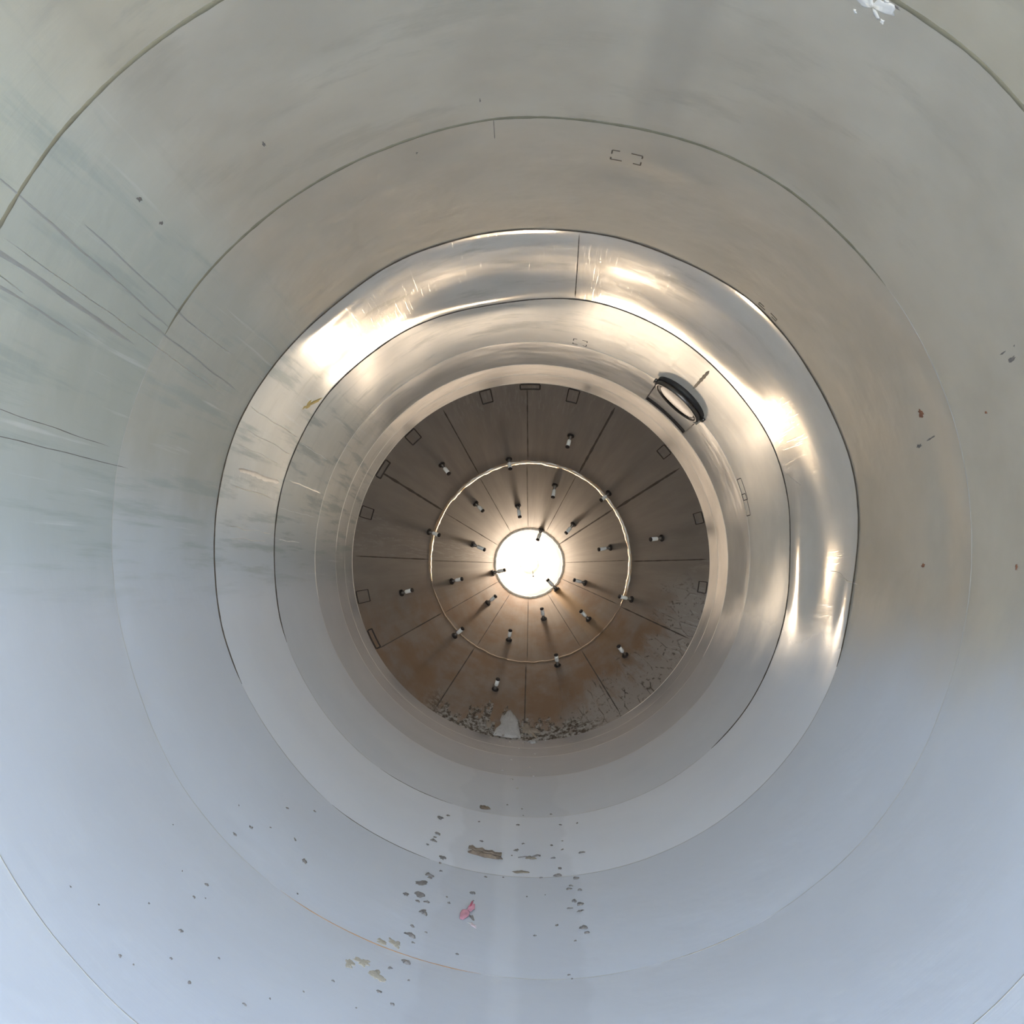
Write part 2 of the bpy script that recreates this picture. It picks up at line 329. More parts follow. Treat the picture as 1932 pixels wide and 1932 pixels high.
bead(SEAM[6], .020, .0015, -30, 176, M_WELD_BRIGHT, seed=7); bead(SEAM[6], .008, .001, 176.5, 329.5, M_WELD_FAINT, seed=71)
bead(YC-.02, .017, .002, -60, 200, M_WELD_BRIGHT, seed=8)

def axial(th, y0, y1, wdt, hgt, mat, parent, rf=shell_r, name='weld_seam', seed=0, n=40, wav=.0, dth=0.0):
    v = []; f = []
    for i in range(n+1):
        t = i/n; y = y0+(y1-y0)*t; q = noise.noise(Vector((y*9, seed*3.3, th)))
        r = rf(th % 360, y); e = min(1, i/3, (n-i)/3); ww = math.degrees(wdt*(.7+.8*abs(q))*(.1+.9*e)/r); c = th+dth*t+math.degrees(wav*noise.noise(Vector((y*4, seed, 2.2)))/r)
        for s, h in ((-1, -.001), (-.4, hgt), (.4, hgt), (1, -.001)): v.append(pol(c+s*ww, rf((c+s*ww) % 360, y)-h, y))
    for i in range(n):
        for s in range(3): f.append((i*4+s, i*4+s+1, i*4+s+5, i*4+s+4))
    return link(name, mesh(name, v, f), mat, parent)
axial(82.2, 5.09, 6.27, .004, .0015, M_WELD, barrel, seed=1, dth=-1.4)
axial(96.5, 3.80, 3.97, .0025, .001, M_MARK, barrel, seed=2)
axial(46.0, 6.42, 7.05, .016, .001, plain('ground_weld', (.40, .36, .28), .55, .8, .3, 25, .3), barrel, seed=3)
axial(148.5, 4.0, 4.5, .002, .0012, M_SCRATCH, barrel, seed=4)
for k, (th, y0, y1, wd) in enumerate([(154, 5.12, 6.22, .003), (158, 5.2, 6.25, .0025), (161, 5.15, 6.1, .002), (168.5, 5.25, 6.26, .004), (176, 5.3, 6.2, .003), (178, 5.3, 6.1, .0025), (155, 6.33, 7.2, .003), (170, 6.33, 7.4, .002), (177, 6.4, 7.0, .003), (165, 5.3, 6.2, .02), (163.5, 6.4, 7.4, .010)]):
    axial(th, y0, y1, wd, .0009, M_SCRATCH if wd < .005 else plain('scuffed_steel', (.74, .73, .69), .45, .9, .1, 30), barrel, seed=k+10, wav=.012, name='scratch')
for k, (th, y0, y1, wd) in enumerate([(14, 5.95, 6.2, .003), (353, 5.55, 5.0, .003)]):
    axial(th, min(y0, y1), max(y0, y1), wd, .001, M_SCRATCH, barrel, seed=k+40, wav=.02, name='scratch', dth=3)
# gouges that run down the wall of the near courses
for k, (th, y0, y1, wd, dt, mt) in enumerate([(153.5, 1.9, 3.6, .011, 3.5, 0), (156, 1.9, 3.2, .006, 3.5, 0), (148.5, 2.4, 3.8, .006, 5, 0), (147, 2.9, 4.2, .005, 4, 0), (151.5, 3.5, 4.8, .006, 3, 0), (168, 2.2, 3.7, .0018, 1, 1), (171, 2.6, 3.9, .0022, -1, 1), (152.8, 2.6, 4.7, .0025, 4, 2), (155, 2.0, 2.8, .003, 3, 2)]):
    axial(th, y0, y1, wd, .0008, (plain('drag_mark', (.40, .40, .375), .55, .6, .2, 10), M_MARK, M_SCRATCH)[mt], barrel, seed=k+60, wav=.005, dth=dt*.45, name='drag_mark')
# small rectangular weld scars
def rect(th, y, ta, ya, wd, mat, parent, rf=shell_r, name='weld_scar', rot=0.0, hgt=.0015, gaps=False):
    r0 = rf(th % 360, y); v = []; f = []; c, s = math.cos(rot), math.sin(rot)
    per = []
    cs = [(-ta/2, -ya/2), (ta/2, -ya/2), (ta/2, ya/2), (-ta/2, ya/2)]
    for i in range(4):
        a, b = cs[i], cs[(i+1) % 4]
        for k in range(8):
            if gaps and 2 < k < 6: continue
            seg = [(a[0]+(b[0]-a[0])*q, a[1]+(b[1]-a[1])*q) for q in (k/8, (k+1)/8)]
            dx, dy = b[0]-a[0], b[1]-a[1]; L = math.hypot(dx, dy); nx, ny = -dy/L*wd, dx/L*wd
            ids = []
            for (px, py) in seg:
                for sg in (-1, 1):
                    for h in (hgt, -.001):
                        qx, qy = px+sg*nx, py+sg*ny; X_ = qx*c-qy*s; Y_ = qx*s+qy*c
                        tt = th+math.degrees(X_/r0); yy = y+Y_; ids.append(len(v)); v.append(pol(tt, rf(tt % 360, yy)-h, yy))
            a0, a1, b0, b1, c0, c1, d0, d1 = ids
            f += [(a0, b0, d0, c0), (a1, a0, c0, c1), (b0, b1, d1, d0)]
    return link(name, mesh(name, v, f), mat, parent)
rect(77.2, 4.08, .125, .10, .003, M_TACK, barrel, gaps=True)
rect(77.4, 7.40, .10, .16, .003, M_WELD, barrel, gaps=True)
rect(17.6, 7.45, .16, .13, .003, M_WELD, barrel); rect(13.5, 7.47, .16, .12, .003, M_WELD, barrel)
rect(45.4, 5.00, .12, .03, .003, M_TACK, barrel, gaps=True)

# ------------------------------------------------------------------ the hopper cone: twelve plates in each of two rows
hopper = tag(empty('wall_hopper'), 'dark conical hopper wall at the far end, narrowing to the outlet', 'wall', kind='structure')
cr_ = lambda th, y: cone_r(y)
for i in range(12):
    t0 = i*30+.2
    link('hopper_plate', grid('hopper_plate', cr_, YC, YMID, 10, t0, t0+30, 16), M_CONE, hopper)
    link('hopper_plate', grid('hopper_plate', cr_, YMID, YOUT, 10, t0+.6, t0+30.6, 16), M_CONE2, hopper)
M_SEAMD = plain('seam_dark', (.13, .105, .085), .7, .5, .4, 20, .4)
for i in range(12):
    off = (0, 1.4, .8, .9, 0, -.7, -1.5, 0, -3, -2.4, 0, 3.4)[i]
    wd = .013 if i in (1, 2, 5) else .007
    axial(i*30+off+.2, YC+.03, YMID-.02, wd, .003, M_SEAMD, hopper, cr_, seed=i+80)
    axial(i*30+off+.8, YMID+.02, YOUT-.02, .010 if i == 1 else .004, .0025, M_SEAMD, hopper, cr_, seed=i+100)
def cring(y, wdt, hgt, mat, name, seed, t0=0, t1=360):
    return bead(y, wdt, hgt, t0, t1, mat, cr_, hopper, name, 1.0, seed, .012)
M_BAND = plain('ring_band', (.78, .62, .44), .30, 1, .25, 30, .8)  # golden colour paints the highlights along the ring's upper arc
M_BANDL = plain('ring_band_rusty', (.36, .27, .19), .55, .6, .3, 30, .5)
cring(YMID, .034, .006, M_BAND, 'weld_ring', 4, -26, 192); cring(YMID, .022, .003, M_BANDL, 'weld_ring', 5, 192.5, 333.5)
cring(YMID-.01, .010, .011, M_WELD_BRIGHT, 'weld_ring', 8, -20, 150)
cring(YOUT, .026, .010, M_WELD_BRIGHT, 'weld_ring', 6)
M_OUTL = plain('outline_dark', (.045, .032, .025), .8)
# lugs outlined at the rim of the cone
for th, ta, ya, wd in [(105.1, .10, .19, .006), (90.1, .18, .07, .008), (75.5, .10, .19, .006), (133.6, .11, .17, .006), (148.4, .17, .08, .008), (163.9, .10, .18, .004), (192.2, .11, .18, .004), (206.6, .18, .07, .007), (39, .10, .14, .005), (351, .10, .12, .004), (14, .1, .12, .004)]:
    lug = link('lug_plate', grid('lug_plate', lambda a, y: cone_r(y)-.003, YC+.012, YC+ya*.82, 4, th-math.degrees(ta/2/1.5), th+math.degrees(ta/2/1.5), 6, .0025), M_CONE, hopper)
    rect(th, YC+.01+ya*.41, ta, ya*.82, wd*.8, M_OUTL, lug, cr_, 'weld_outline', hgt=.005)
throat = tag(empty('wall_throat'), 'short bright steel throat inside the outlet ring', 'wall', kind='structure')
link('throat_cone', grid('throat_cone', cr_, YOUT, YEND, 8, 0, 360, 64), M_THROAT, throat)
bead(YEND-.13, .006, .003, 0, 360, M_WELD, cr_, throat, 'weld_seam', 2, 9)
pl = lathe('throat_end', [(0, 0), (.1045, 0), (.1045, .01), (0, .01)], 40); pe = link('throat_end', pl, M_THROAT, throat, False); pe.rotation_euler = (-PI/2, 0, 0); pe.location = (0, YEND, 0)

# ------------------------------------------------------------------ the lamp in the throat
lamp = tag(empty('work_lamp', (0, YEND-.008, 0)), 'glaring round warm lamp filling the hopper outlet', 'lamp')
def face(o): o.rotation_euler = (PI/2, 0, 0); return o
lamp.rotation_euler = (math.radians(-9), 0, math.radians(-6))
face(link('lamp_housing', lathe('lamp_housing', [(0, -.008), (.05, -.008), (.078, -.002), (.084, .004), (.084, .012), (0, .010)], 40), M_DARKSTEEL, lamp, False))
face(link('lamp_lens', lathe('lamp_lens', [(0, .044), (.04, .040), (.07, .030), (.088, .013), (0, .012)], 40), M_LAMP, lamp))

# ------------------------------------------------------------------ nozzle pins on the cone
PIN = [((.391,9.77,1.202),(.352,9.696,1.075)),((-.851,9.778,.928),(-.769,9.704,.823)),((1.254,9.755,.218),(1.128,9.679,.201)),((-1.228,9.767,-.305),(-1.109,9.691,-.274)),((-.334,9.776,-1.215),(-.303,9.699,-1.103)),
 ((.27,10.13,-1.021),(.252,10.054,-.902)),((.899,9.762,-.894),(.823,9.686,-.795)),((-.747,10.146,-.733),(-.654,10.07,-.651)),((-.21,10.153,1.022),(-.193,10.076,.907)),((.786,10.156,.682),(.696,10.081,.597)),
 ((-1.004,10.146,.297),(-.887,10.07,.257)),((1.0,10.111,-.373),(.863,10.037,-.34)),((.261,10.512,.794),(.236,10.438,.651)),((-.559,10.533,.604),(-.474,10.457,.517)),((-.124,10.887,.607),(-.101,10.812,.472)),
 ((.468,10.883,.408),(.38,10.809,.304)),((-.602,10.864,.194),(-.464,10.79,.13)),((.828,10.501,.149),(.693,10.427,.125)),((-.802,10.528,-.198),(-.683,10.453,-.17)),((.589,10.873,-.216),(.462,10.798,-.182)),
 ((.603,10.503,-.586),(.512,10.428,-.492)),((.151,10.893,-.597),(.127,10.818,-.477)),((-.214,10.528,-.798),(-.197,10.453,-.686)),((-.444,10.89,-.429),(-.352,10.814,-.349)),((.132,11.287,.365),(.089,11.212,.245)),
 ((-.399,11.244,-.108),(-.258,11.169,-.074)),((.298,11.242,-.288),(.192,11.167,-.177))]
LP = .15
me_ring = lathe('base_ring', [(0, 0), (.024, 0), (.027, .004), (.027, .011), (.022, .014), (.016, .012), (.014, .006), (0, .006)], 20)
me_stem = lathe('stem', [(0, .002), (.013, .004), (.016, .02), (.013, .036), (.0065, .048), (.0065, .062), (0, .062)], 16)
me_sleeve = lathe('sleeve', [(0, .058), (.014, .060), (.0155, .066), (.0155, LP-.014), (0, LP-.014)], 20)
me_cap = lathe('end_cap', [(0, LP-.016), (.0165, LP-.015), (.0165, LP-.004), (.013, LP), (0, LP)], 20)
proto = empty('nozzle_pin')
for nm, me_, mt in (('base_ring', me_ring, M_CAP), ('stem', me_stem, M_PIN), ('sleeve', me_sleeve, M_SLEEVE), ('end_cap', me_cap, M_CAP)): link(nm, me_, mt, proto)
kids = list(proto.children)
HR = ['twelve', 'one', 'two', 'three', 'four', 'five', 'six', 'seven', 'eight', 'nine', 'ten', 'eleven']
def row_of(r): return ('outermost row', 1.2) if r > 1.2 else ('row at the middle weld ring', 1) if r > .95 else ('middle inner row', .8) if r > .7 else ('row second from the outlet', .6) if r > .5 else ('innermost trio at the outlet rim', .4)
for i, (b, t) in enumerate(PIN):
    o = proto if i == 0 else proto.copy()
    if i:
        COL.objects.link(o)
        for c in kids: d = c.copy(); COL.objects.link(d); d.parent = o
    b = Vector(b); t = Vector(t); d = (t-b).normalized()
    o.location = b-d*.002; o.rotation_euler = d.to_track_quat('Z', 'Y').to_euler(); s = (t-b).length/LP; o.scale = (1.22, 1.22, s)
    r = math.hypot(b.x, b.z); h = ((90-math.degrees(math.atan2(b.z, b.x)))/30) % 12; h0 = int(h) % 12
    rw = row_of(r)[0]
    tag(o, f'pale-sleeved nozzle pin, hopper\'s {rw}, {HR[h0]} to {HR[(h0+1) % 12]} o\'clock', 'nozzle', 'nozzle pins studding the hopper cone')
    # a tilted one at the outlet shows its dark side only; nothing to change in shape
wire = empty('probe_rod', (.048, 11.63, -.150)); tag(wire, 'thin dark probe rod standing out against the glaring lamp', 'rod')
link('rod', tube('rod', [(0, 0, 0), (-.004, -.02, .04), (-.010, -.03, .10)], .0035, 8), M_CAP, wire)
link('rod_foot', lathe('rod_foot', [(0, -.004), (.009, -.004), (.009, .012), (0, .018)], 12), M_CAP, wire)

# ------------------------------------------------------------------ hatch in the upper side of the barrel
hth, hy = 46.8, 7.42
a = math.radians(hth); ez = Vector((-math.cos(a), 0, -math.sin(a))); ey = Vector((0, 1, 0)); ex = ey.cross(ez)
HM = Matrix((ex, ey, ez)).transposed().to_4x4(); HM.translation = Vector(pol(hth, R, hy))
hatch = empty('access_hatch'); hatch.matrix_world = HM; tag(hatch, 'round black-rimmed access hatch standing proud of the upper barrel wall', 'hatch')
hr = .208
link('gasket', lathe('gasket', [(hr-.02, -.03), (hr+.004, -.028), (hr+.008, .02), (hr+.006, .046), (hr-.012, .050), (hr-.02, .045)], 64), M_RUBBER, hatch)
link('groove', lathe('groove', [(hr-.03, .03), (hr-.008, .045), (hr-.008, .060), (hr-.03, .062)], 64), M_CAP, hatch)
link('cover_ring', lathe('cover_ring', [(hr-.045, .05), (hr-.004, .055), (hr+.002, .062), (hr+.002, .088), (hr-.006, .096), (hr-.02, .098), (hr-.03, .086), (hr-.045, .08)], 64), M_DARKSTEEL, hatch)
lid = link('lid', lathe('lid', [(0, .055), (hr-.022, .055), (hr-.03, .086), (hr-.06, .078), (.10, .070), (.03, .068), (0, .068)], 64), M_FACE, hatch)
link('lid_rib', lathe('lid_rib', [(.085, .066), (.09, .076), (.10, .078), (.106, .068), (.10, .066)], 48), M_DARKSTEEL, lid)
kn = link('clamp_bolt', lathe('clamp_bolt', [(0, 0), (.02, 0), (.022, .03), (.018, .036), (.016, .06), (0, .064)], 16), plain('bolt_steel', (.7, .68, .62), .3, 1), hatch)
kn.location = (-hr*.98, .05, .03); kn.scale = (1, 1, .75)
for c in hatch.children:
    if c is not kn: c.scale = (1, 1, .75)
kn2 = link('hinge', tube('hinge', [(-hr-.02, .0, .02), (-hr-.02, .07, .02)], .014, 10), M_DARKSTEEL, hatch)
kn3 = link('hinge', tube('hinge', [(hr+.01, -.03, .05), (hr+.01, .05, .05)], .012, 10), M_DARKSTEEL, hatch)
fx = .205; zf = lambda x: math.sqrt(max(0, R*R-x*x))
def wp(x, y, h=.012): return (x, y, R-zf(x)+h)
link('guard_bar', tube('guard_bar', [wp(-fx+2*fx*k/16, .745) for k in range(17)], .007, 8), M_CAP, hatch)
link('guard_bar', tube('guard_bar', [wp(-fx+2*fx*k/16, .805) for k in range(17)], .006, 8), M_CAP, hatch)
link('guard_arm', tube('guard_arm', [wp(fx, .06), wp(fx, .815)], .005, 8), M_CAP, hatch)
link('guard_arm', tube('guard_arm', [wp(-fx, .06), wp(-fx, .815)], .0035, 8), M_PIN, hatch)

# ------------------------------------------------------------------ debris
def blob(name, th, y, tw, yl, hgt, mat, rot=0.0, n=14, rings=3, seed=0, jag=.35, rf=shell_r, parent=None, smooth=True, lift=0.0):
    """a low ragged crumb lying on the wall; local origin at its base"""
    r0 = rf(th % 360, y); a = math.radians(th); ez = Vector((-math.cos(a), 0, -math.sin(a))); ey = Vector((0, 1, 0)); ex = ey.cross(ez)
    if rf is cr_: sl = math.radians(30); ey2 = Vector((0, 1, 0))*math.cos(sl)+ez*math.sin(sl); ez = ez*math.cos(sl)-Vector((0, 1, 0))*math.sin(sl); ey = ey2; ex = ey.cross(ez)
    c, s = math.cos(rot), math.sin(rot); v = []; f = []
    for z, k in ((-.0015, 1.0), (.0, 1.0), (.55, .86), (1, .5)):
        for i in range(n):
            q = 2*PI*i/n; j = 1+jag*noise.noise(Vector((math.cos(q)*1.9, math.sin(q)*1.9, seed*1.7)))*2; j *= 1+.25*noise.noise(Vector((math.cos(q)*6, math.sin(q)*6, seed)))
            px, py = math.cos(q)*tw/2*j*k, math.sin(q)*yl/2*j*k; px, py = px*c-py*s, px*s+py*c
            sag = (r0-math.sqrt(max(r0*r0-px*px, 0)))
            zz = z if z < 0 else z*hgt*(1+.7*noise.noise(Vector((px*60, py*60, seed+z*4)))); v.append((px, py, zz+sag+lift))
    for j in range(3):
        for i in range(n): f.append((j*n+i, j*n+(i+1) % n, (j+1)*n+(i+1) % n, (j+1)*n+i))
    v.append((0, 0, hgt*.95+lift)); t = len(v)-1
    for i in range(n): f.append((3*n+i, 3*n+(i+1) % n, t))
    f.append(tuple(range(n))[::-1])
    o = link(name, mesh(name, v, f), mat, parent, smooth)
    M = Matrix((ex, ey, ez)).transposed().to_4x4(); M.translation = Vector(pol(th, r0, y)); 
    o.matrix_world = M
    return o
LT=[(250.4,5.867,.04,.08),(251.8,5.987,.015,.042),(250.8,5.545,.038,.071),(250.6,5.391,.037,.061),(253.1,5.152,.036,.077),(252.9,5.052,.017,.03),(251.8,4.812,.042,.067),(253.4,4.932,.021,.034),(250.9,4.663,.036,.113),(249.2,4.441,.027,.046),(251.3,4.495,.043,.07),(252.6,4.437,.023,.046),(252.6,4.298,.037,.075),(251.2,4.408,.023,.027),(251.6,4.102,.018,.029),(251.8,3.998,.048,.041),(255.9,4.507,.016,.035),(255.4,4.58,.009,.024),(258.5,3.942,.014,.027),(252.3,3.732,.039,.04),(250.5,3.639,.025,.018),(250.2,3.429,.021,.025),(252.1,3.375,.017,.026),(253.2,3.592,.009,.018),(248.4,3.261,.007,.012),(252.0,4.778,.021,.032),(250.6,5.461,.017,.035),(249.8,5.288,.014,.032),(253.7,4.082,.018,.015),(252.4,3.934,.014,.018)]
YP=[(248.3,3.84,.04,.043),(250.2,3.866,.04,.073),(245.6,3.548,.031,.058),(247.1,3.603,.05,.06),(249.3,3.547,.058,.066)]
CT=[(259.4,5.627,.024,.037),(258.3,6.032,.012,.042),(266.4,6.085,.019,.043),(266.2,5.529,.029,.064),(267.5,5.674,.014,.03),(265.4,5.429,.011,.024),(264.1,5.033,.01,.023),(259.3,4.711,.033,.041),(259.6,4.614,.008,.02),(269.2,4.248,.018,.025),(271.1,4.787,.007,.021),(268.1,4.758,.01,.021),(267.2,6.501,.011,.029),(270.6,5.056,.017,.024),(272.5,4.371,.015,.027),(261.1,5.001,.019,.023),(263.9,6.582,.011,.03),(267.5,6.327,.01,.028)]
RT=[(275.3,6.072,.016,.043),(278.8,6.065,.016,.034),(273.0,5.636,.019,.026),(274.9,5.54,.011,.025),(273.1,5.392,.02,.03),(274.1,5.193,.025,.041),(273.5,5.076,.039,.045),(276.5,5.008,.035,.047),(275.5,4.896,.025,.033),(275.2,4.852,.029,.027),(276.9,4.823,.029,.038),(275.7,4.666,.034,.071),(276.5,4.617,.032,.044),(274.8,4.576,.032,.017),(276.3,4.528,.035,.021),(276.4,4.315,.034,.052),(276.8,4.254,.029,.025),(274.9,4.178,.011,.02),(278.4,5.438,.033,.031),(273.6,6.354,.013,.033),(275.2,5.713,.012,.023),(273.4,3.835,.013,.012),(273.8,3.797,.009,.012)]
WT=[(224.9,4.074,.021,.035),(224.1,3.903,.017,.021),(230.6,4.329,.01,.048),(233.7,4.19,.025,.045),(226.8,4.234,.01,.017),(226.3,3.419,.015,.024),(226.3,3.286,.012,.02),(227.8,3.063,.012,.027),(225.4,2.728,.013,.019),(229.1,2.905,.01,.014),(232.0,2.872,.014,.021),(237.7,2.954,.016,.014),(239.6,3.063,.007,.011),(220.4,2.82,.006,.009),(226.9,2.746,.006,.01),(232.8,3.089,.011,.013),(223.5,3.042,.006,.011),(217.4,2.759,.005,.007),(223.2,3.357,.005,.01),(218.2,3.532,.005,.012),(227.3,3.339,.007,.012),(235.6,3.866,.009,.014),(242.4,3.209,.006,.011),(244.8,3.37,.012,.014),(226.5,4.557,.013,.024),(230.0,4.796,.012,.021),(221.4,4.139,.006,.016)]
k = 0
for lst, nm, mt, lab, grp in ((LT, 'mud_crumb', M_MUD, 'dark mud crumb in the ragged trail on the floor\'s left edge of the swept strip', 'mud crumbs in the trail beside the swept strip'),
      (CT, 'mud_crumb', M_MUD, 'small dark crumb lying inside the swept strip near the bark', 'crumbs scattered inside the swept strip'),
      (RT, 'mud_crumb', M_MUD, 'brownish crumb in the trail on the strip\'s edge away from the pink scrap', 'mud crumbs in the trail on the far edge of the strip'),
      (WT, 'dirt_fleck', M_MUD, 'tiny dark fleck dotted over the pale blue wall above the rusty weld line', 'dirt flecks on the pale lower wall')):
    for th, y, tw, yl in lst:
        k += 1; o = blob(nm, th, y, tw*.85, yl*.62, min(.012, .18*min(tw, yl)+.001), mt, random.uniform(-.5, .5), seed=k*.77, jag=.6)
        tag(o, lab.replace('left edge of the ', ''), 'crumb' if nm == 'mud_crumb' else 'fleck', grp)
YL = ['olive dried mud patch against the rusty weld, smaller of the two', 'olive dried mud patch against the rusty weld, larger of the two', 'olive dried mud patch below the weld, smallest and farthest from the strip', 'long olive dried mud patch below the weld, middle of three', 'largest ragged olive mud patch below the weld, nearest the strip']
for (th, y, tw, yl), lb in zip(YP, YL):
    k += 1; tag(blob('mud_patch', th, y, tw, yl, .003, M_MUDY, .3, 26, seed=k, jag=.6), lb, 'mud', 'olive dried mud patches near the rusty weld')
bk = empty('bark_piece'); o = blob('bark_slab', 260.3, 5.36, .185, .055, .022, M_BARK, -.22, 30, seed=3, jag=.25)
bk.matrix_world = o.matrix_world.copy(); o.parent = bk; o.matrix_world = bk.matrix_world.copy(); o.matrix_parent_inverse = Matrix.Identity(4); o.location = (0, 0, 0); o.rotation_euler = (0, 0, 0)
for s_, yy in ((-1, .012), (1, -.010)):
    link('bark_ridge', tube('bark_ridge', [(-.085+.17*t/10, yy*1.2+(-.085+.17*t/10)*-.22+.004*math.sin(t*1.7+s_), .022+.004*math.sin(t*2.1)+ .003) for t in range(11)], lambda i: .006+.002*math.sin(i*1.9), 7), M_BARK, bk)
tag(bk, 'long brown strip of bark lying across the swept floor', 'bark')
tag(blob('bark_chip', 258.9, 6.397, .068, .07, .012, M_BARK, -.1, 20, seed=5, jag=.2), 'short oval bark chip farther in than the long strip', 'bark')
tag(blob('dry_leaf', 267.0, 5.142, .070, .040, .006, M_LEAF, -.1, 24, seed=9, jag=.55), 'curled brown leaf fragment just below the twig', 'leaf')
tw_ = blob('leafy_twig', 268.9, 5.397, .055, .045, .008, M_LEAF, .1, 20, seed=12, jag=.5); tag(tw_, 'grey twig with a withered leaf on the strip beside the bark', 'twig')
link('stalk', tube('stalk', [(.0, 0, .008), (-.03, .005, .007), (-.065, -.004, .004)], .0025, 6), M_MUD, tw_); link('stalk', tube('stalk', [(.01, 0, .008), (.035, .03, .01), (.05, .035, .006)], .004, 6), M_MUD, tw_)
# pink film scrap: two crumpled lobes
pk = empty('plastic_scrap')
def sheet(name, pts, mat, parent, z0, seed, res=10):
    cx = sum(p[0] for p in pts)/len(pts); cy = sum(p[1] for p in pts)/len(pts); v = []; f = []; n = len(pts)*3; ring = []
    for i in range(len(pts)):
        a_, b_ = pts[i], pts[(i+1) % len(pts)]
        for q in range(3): ring.append((a_[0]+(b_[0]-a_[0])*q/3, a_[1]+(b_[1]-a_[1])*q/3))
    for side in (0, 1):
        for k_ in range(1, 5):
            for (px, py) in ring:
                x1, y1 = cx+(px-cx)*k_/4, cy+(py-cy)*k_/4; v.append((x1, y1, z0+.012*(1-abs(k_/4-.4))+.010*noise.noise(Vector((x1*45, y1*30, seed)))+side*.0012))
        v.append((cx, cy, z0+.012+side*.0012))
    st_ = 4*n+1
    for side in (0, 1):
        b0 = side*st_
        for i in range(n):
            j = (i+1) % n; t_ = (b0+4*n, b0+i, b0+j); f.append(t_ if side else t_[::-1])
            for k_ in range(3):
                q_ = (b0+k_*n+i, b0+(k_+1)*n+i, b0+(k_+1)*n+j, b0+k_*n+j); f.append(q_ if side else q_[::-1])
    for i in range(n):
        j = (i+1) % n; f.append((3*n+i, 3*n+j, st_+3*n+j, st_+3*n+i))
    return link(name, mesh(name, v, f), mat, parent)
a = math.radians(259.2); ez = Vector((-math.cos(a), 0, -math.sin(a))); ey = Vector((0, 1, 0)); ex = ey.cross(ez)
# local +x points to the other side of the barrel floor
pk.matrix_world = Matrix((*[tuple(ex), tuple(ey), tuple(ez)],)).transposed().to_4x4(); pk.location = Vector(pol(259.2, shell_r(259.2, 4.44), 4.44))
sx = 1 if ex.x > 0 else -1
sheet('film_lobe', [(sx*-.034, -.10), (sx*-.02, -.115), (sx*.0, -.06), (sx*.004, -.01), (sx*-.008, .02), (sx*-.03, .01), (sx*-.037, -.05)], M_PINK, pk, 0, 1)
sheet('film_lobe', [(sx*-.012, .00), (sx*.006, -.01), (sx*.022, .05), (sx*.020, .09), (sx*.006, .11), (sx*-.006, .06)], M_PINK, pk, .004, 2)
o = sheet('film_fold', [(sx*-.004, .03), (sx*.004, .03), (sx*.012, .10), (sx*.004, .11)], M_RED, pk, .012, 3); tag(o, 'dark red fold')
sheet('film_tail', [(sx*.004, -.03), (sx*.018, -.05), (sx*.028, -.085), (sx*.020, -.09), (sx*.004, -.05)], M_MUD, pk, 0, 4)
tag(pk, 'crumpled pink plastic scrap with a dark red fold on the floor', 'plastic scrap')
tag(blob('paper_scrap', 260.2, 4.29, .022, .05, .004, plain('pinkish_paper', (.50, .40, .41), .8, 0, .2, 40), .4, 18, seed=31, jag=.6), 'small mauve paper scrap just below the pink plastic', 'paper scrap')
tag(blob('paper_scrap', 259.6, 4.31, .013, .03, .003, M_WHITE, .9, 14, seed=33, jag=.5), 'tiny white paper shred touching the mauve scrap', 'paper scrap')
# rust and scuff marks on the side wall
for th, y, tw, yl, mt, lb in [(18.2,4.078,.035,.05,M_RUST,'largest brown rust blister on the grey side wall'),(13.9,4.186,.012,.05,M_MARK,'short dark drip mark lowest of the pair under the rust blister'),(14.4,4.06,.008,.10,M_MARK,'long thin dark drip mark under the rust blister'),
    (356.2,4.252,.018,.03,M_RUST,'reddish rust speck alone on the side wall, farther in'),(355.8,3.462,.022,.018,M_RUST,'orange rust speck at the very edge of view'),(15.2,3.546,.009,.016,M_RUST,'tiny red rust dot level with the rust blister'),(20.0,3.266,.013,.05,M_MARK,'comma-shaped dark mark high on the side wall'),(21.1,3.30,.005,.035,M_MARK,'thin dark tick beside the comma-shaped mark'),(21.3,3.22,.006,.012,M_MARK,'small dark dot above the comma-shaped mark')]:
    k += 1; tag(blob('rust_mark' if mt is M_RUST else 'drip_mark', th, y, tw, yl, .002, mt, .1, 18, seed=k, jag=.5), lb, 'mark')
# pale flaking patch and smudges on the roof of the near courses
tag(blob('paint_flakes', 57.7, 2.624, .06, .06, .003, M_WHITE, .2, 34, seed=41, jag=1.0), 'flaking white patch beside the first weld at the roof', 'paint')
for th, y, tw, yl in [(56.2,2.66,.012,.02),(58.9,2.68,.010,.016),(56.9,2.58,.014,.014)]:
    k += 1; tag(blob('paint_flake', th, y, tw, yl, .002, M_WHITE, .4, 12, seed=k, jag=.6), 'small white flake beside the flaking patch', 'paint', 'small white flakes round the roof patch')
for th, y, tw, yl, lb in [(125.9,3.331,.008,.035,'narrow olive smudge alone on the roof, nearest the top centre'),(141.1,3.067,.012,.025,'round olive spot on the upper wall above the scratches'),(141.3,3.272,.012,.022,'olive spot just inside the other, nearer the second weld'),(107.8,3.933,.006,.018,'tiny dark dot on the roof past the second weld'),(98.1,3.628,.004,.028,'short dark tick on the roof before the second weld'),(55.8,2.58,.018,.010,'dark hooked smudge under the white flaking patch')]:
    k += 1; tag(blob('smudge', th, y, tw, yl, .0012, M_MARK, 0, 16, seed=k, jag=.6), lb, 'smudge')
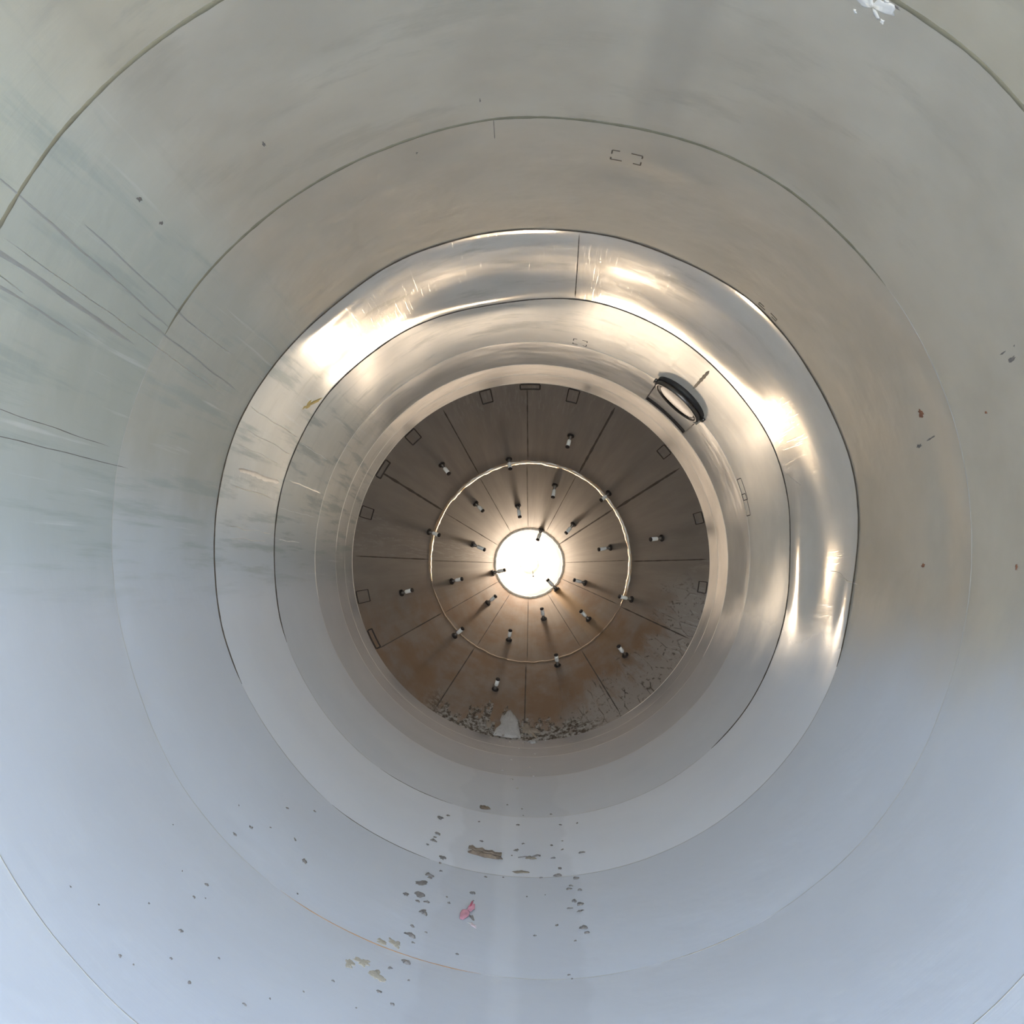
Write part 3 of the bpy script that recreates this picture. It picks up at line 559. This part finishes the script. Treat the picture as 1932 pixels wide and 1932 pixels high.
tag(blob('golden_patch', 147.3, 6.06, .05, .26, .0015, M_YELLOW, .5, 34, seed=71, jag=.9), 'golden yellow residue patch on the bright dented course', 'colour')  # flat golden yellow patch laid on the sheet
def cheap(name, th, y, pts, mat):
    a = math.radians(th); ez = Vector((-math.cos(a), 0, -math.sin(a))); sl = math.radians(30); Y_ = Vector((0, 1, 0)); ey = Y_*math.cos(sl)+ez*math.sin(sl); en = ez*math.cos(sl)-Y_*math.sin(sl); ex = ey.cross(en)
    f_ = 1 if ex.x > 0 else -1
    o = sheet(name, [(p[0]*f_, p[1]) for p in pts][::f_], mat, None, .004, 8.1); M = Matrix((ex, ey, en)).transposed().to_4x4(); M.translation = Vector(pol(th, cone_r(y), y)); o.matrix_world = M; return o
# lime crust at the lowest point of the hopper rim
tag(cheap('lime_crust', 262.4, 9.38, [(-.13,-.2),(-.06,-.215),(.04,-.21),(.12,-.19),(.10,-.08),(.085,0),(.075,.07),(.03,.13),(0,.19),(-.02,.18),(-.05,.10),(-.075,.09),(-.085,.02),(-.07,-.04),(-.11,-.1)], M_LIME), 'pale lime crust heaped at the lowest point of the hopper rim', 'crust')
tag(blob('lime_crust', 269.3, 9.31, .11, .18, .015, M_LIMED, .5, 30, seed=53, jag=.6, rf=cr_), 'brownish crumbling crust beside the pale lime heap', 'crust')
tag(blob('lime_crust', 255.5, 9.33, .05, .09, .012, M_LIMED, .2, 24, seed=55, jag=.6, rf=cr_), 'small knobbly crust on the other flank of the lime heap', 'crust')
tag(blob('lime_flake', 270.3, 9.08, .06, .10, .02, M_WHITE, .3, 16, seed=57, jag=.5), 'white triangular lime flake on the barrel floor before the hopper', 'flake')
for th, y in [(257.3,9.14),(260.2,9.02),(263.4,9.05),(267.6,9.04),(269.1,9.1),(274.6,9.17),(266.4,8.75),(271.0,8.5),(264.2,8.2),(269.3,7.9),(262.0,7.7),(270.2,7.55),(264.6,7.4),(266.1,7.1)]:
    k += 1; tag(blob('lime_crumb', th, y, .02, .035, .006, M_WHITE, 0, 10, seed=k), 'tiny white lime crumb on the floor before the hopper', 'crumb', 'white crumbs on the floor before the hopper')
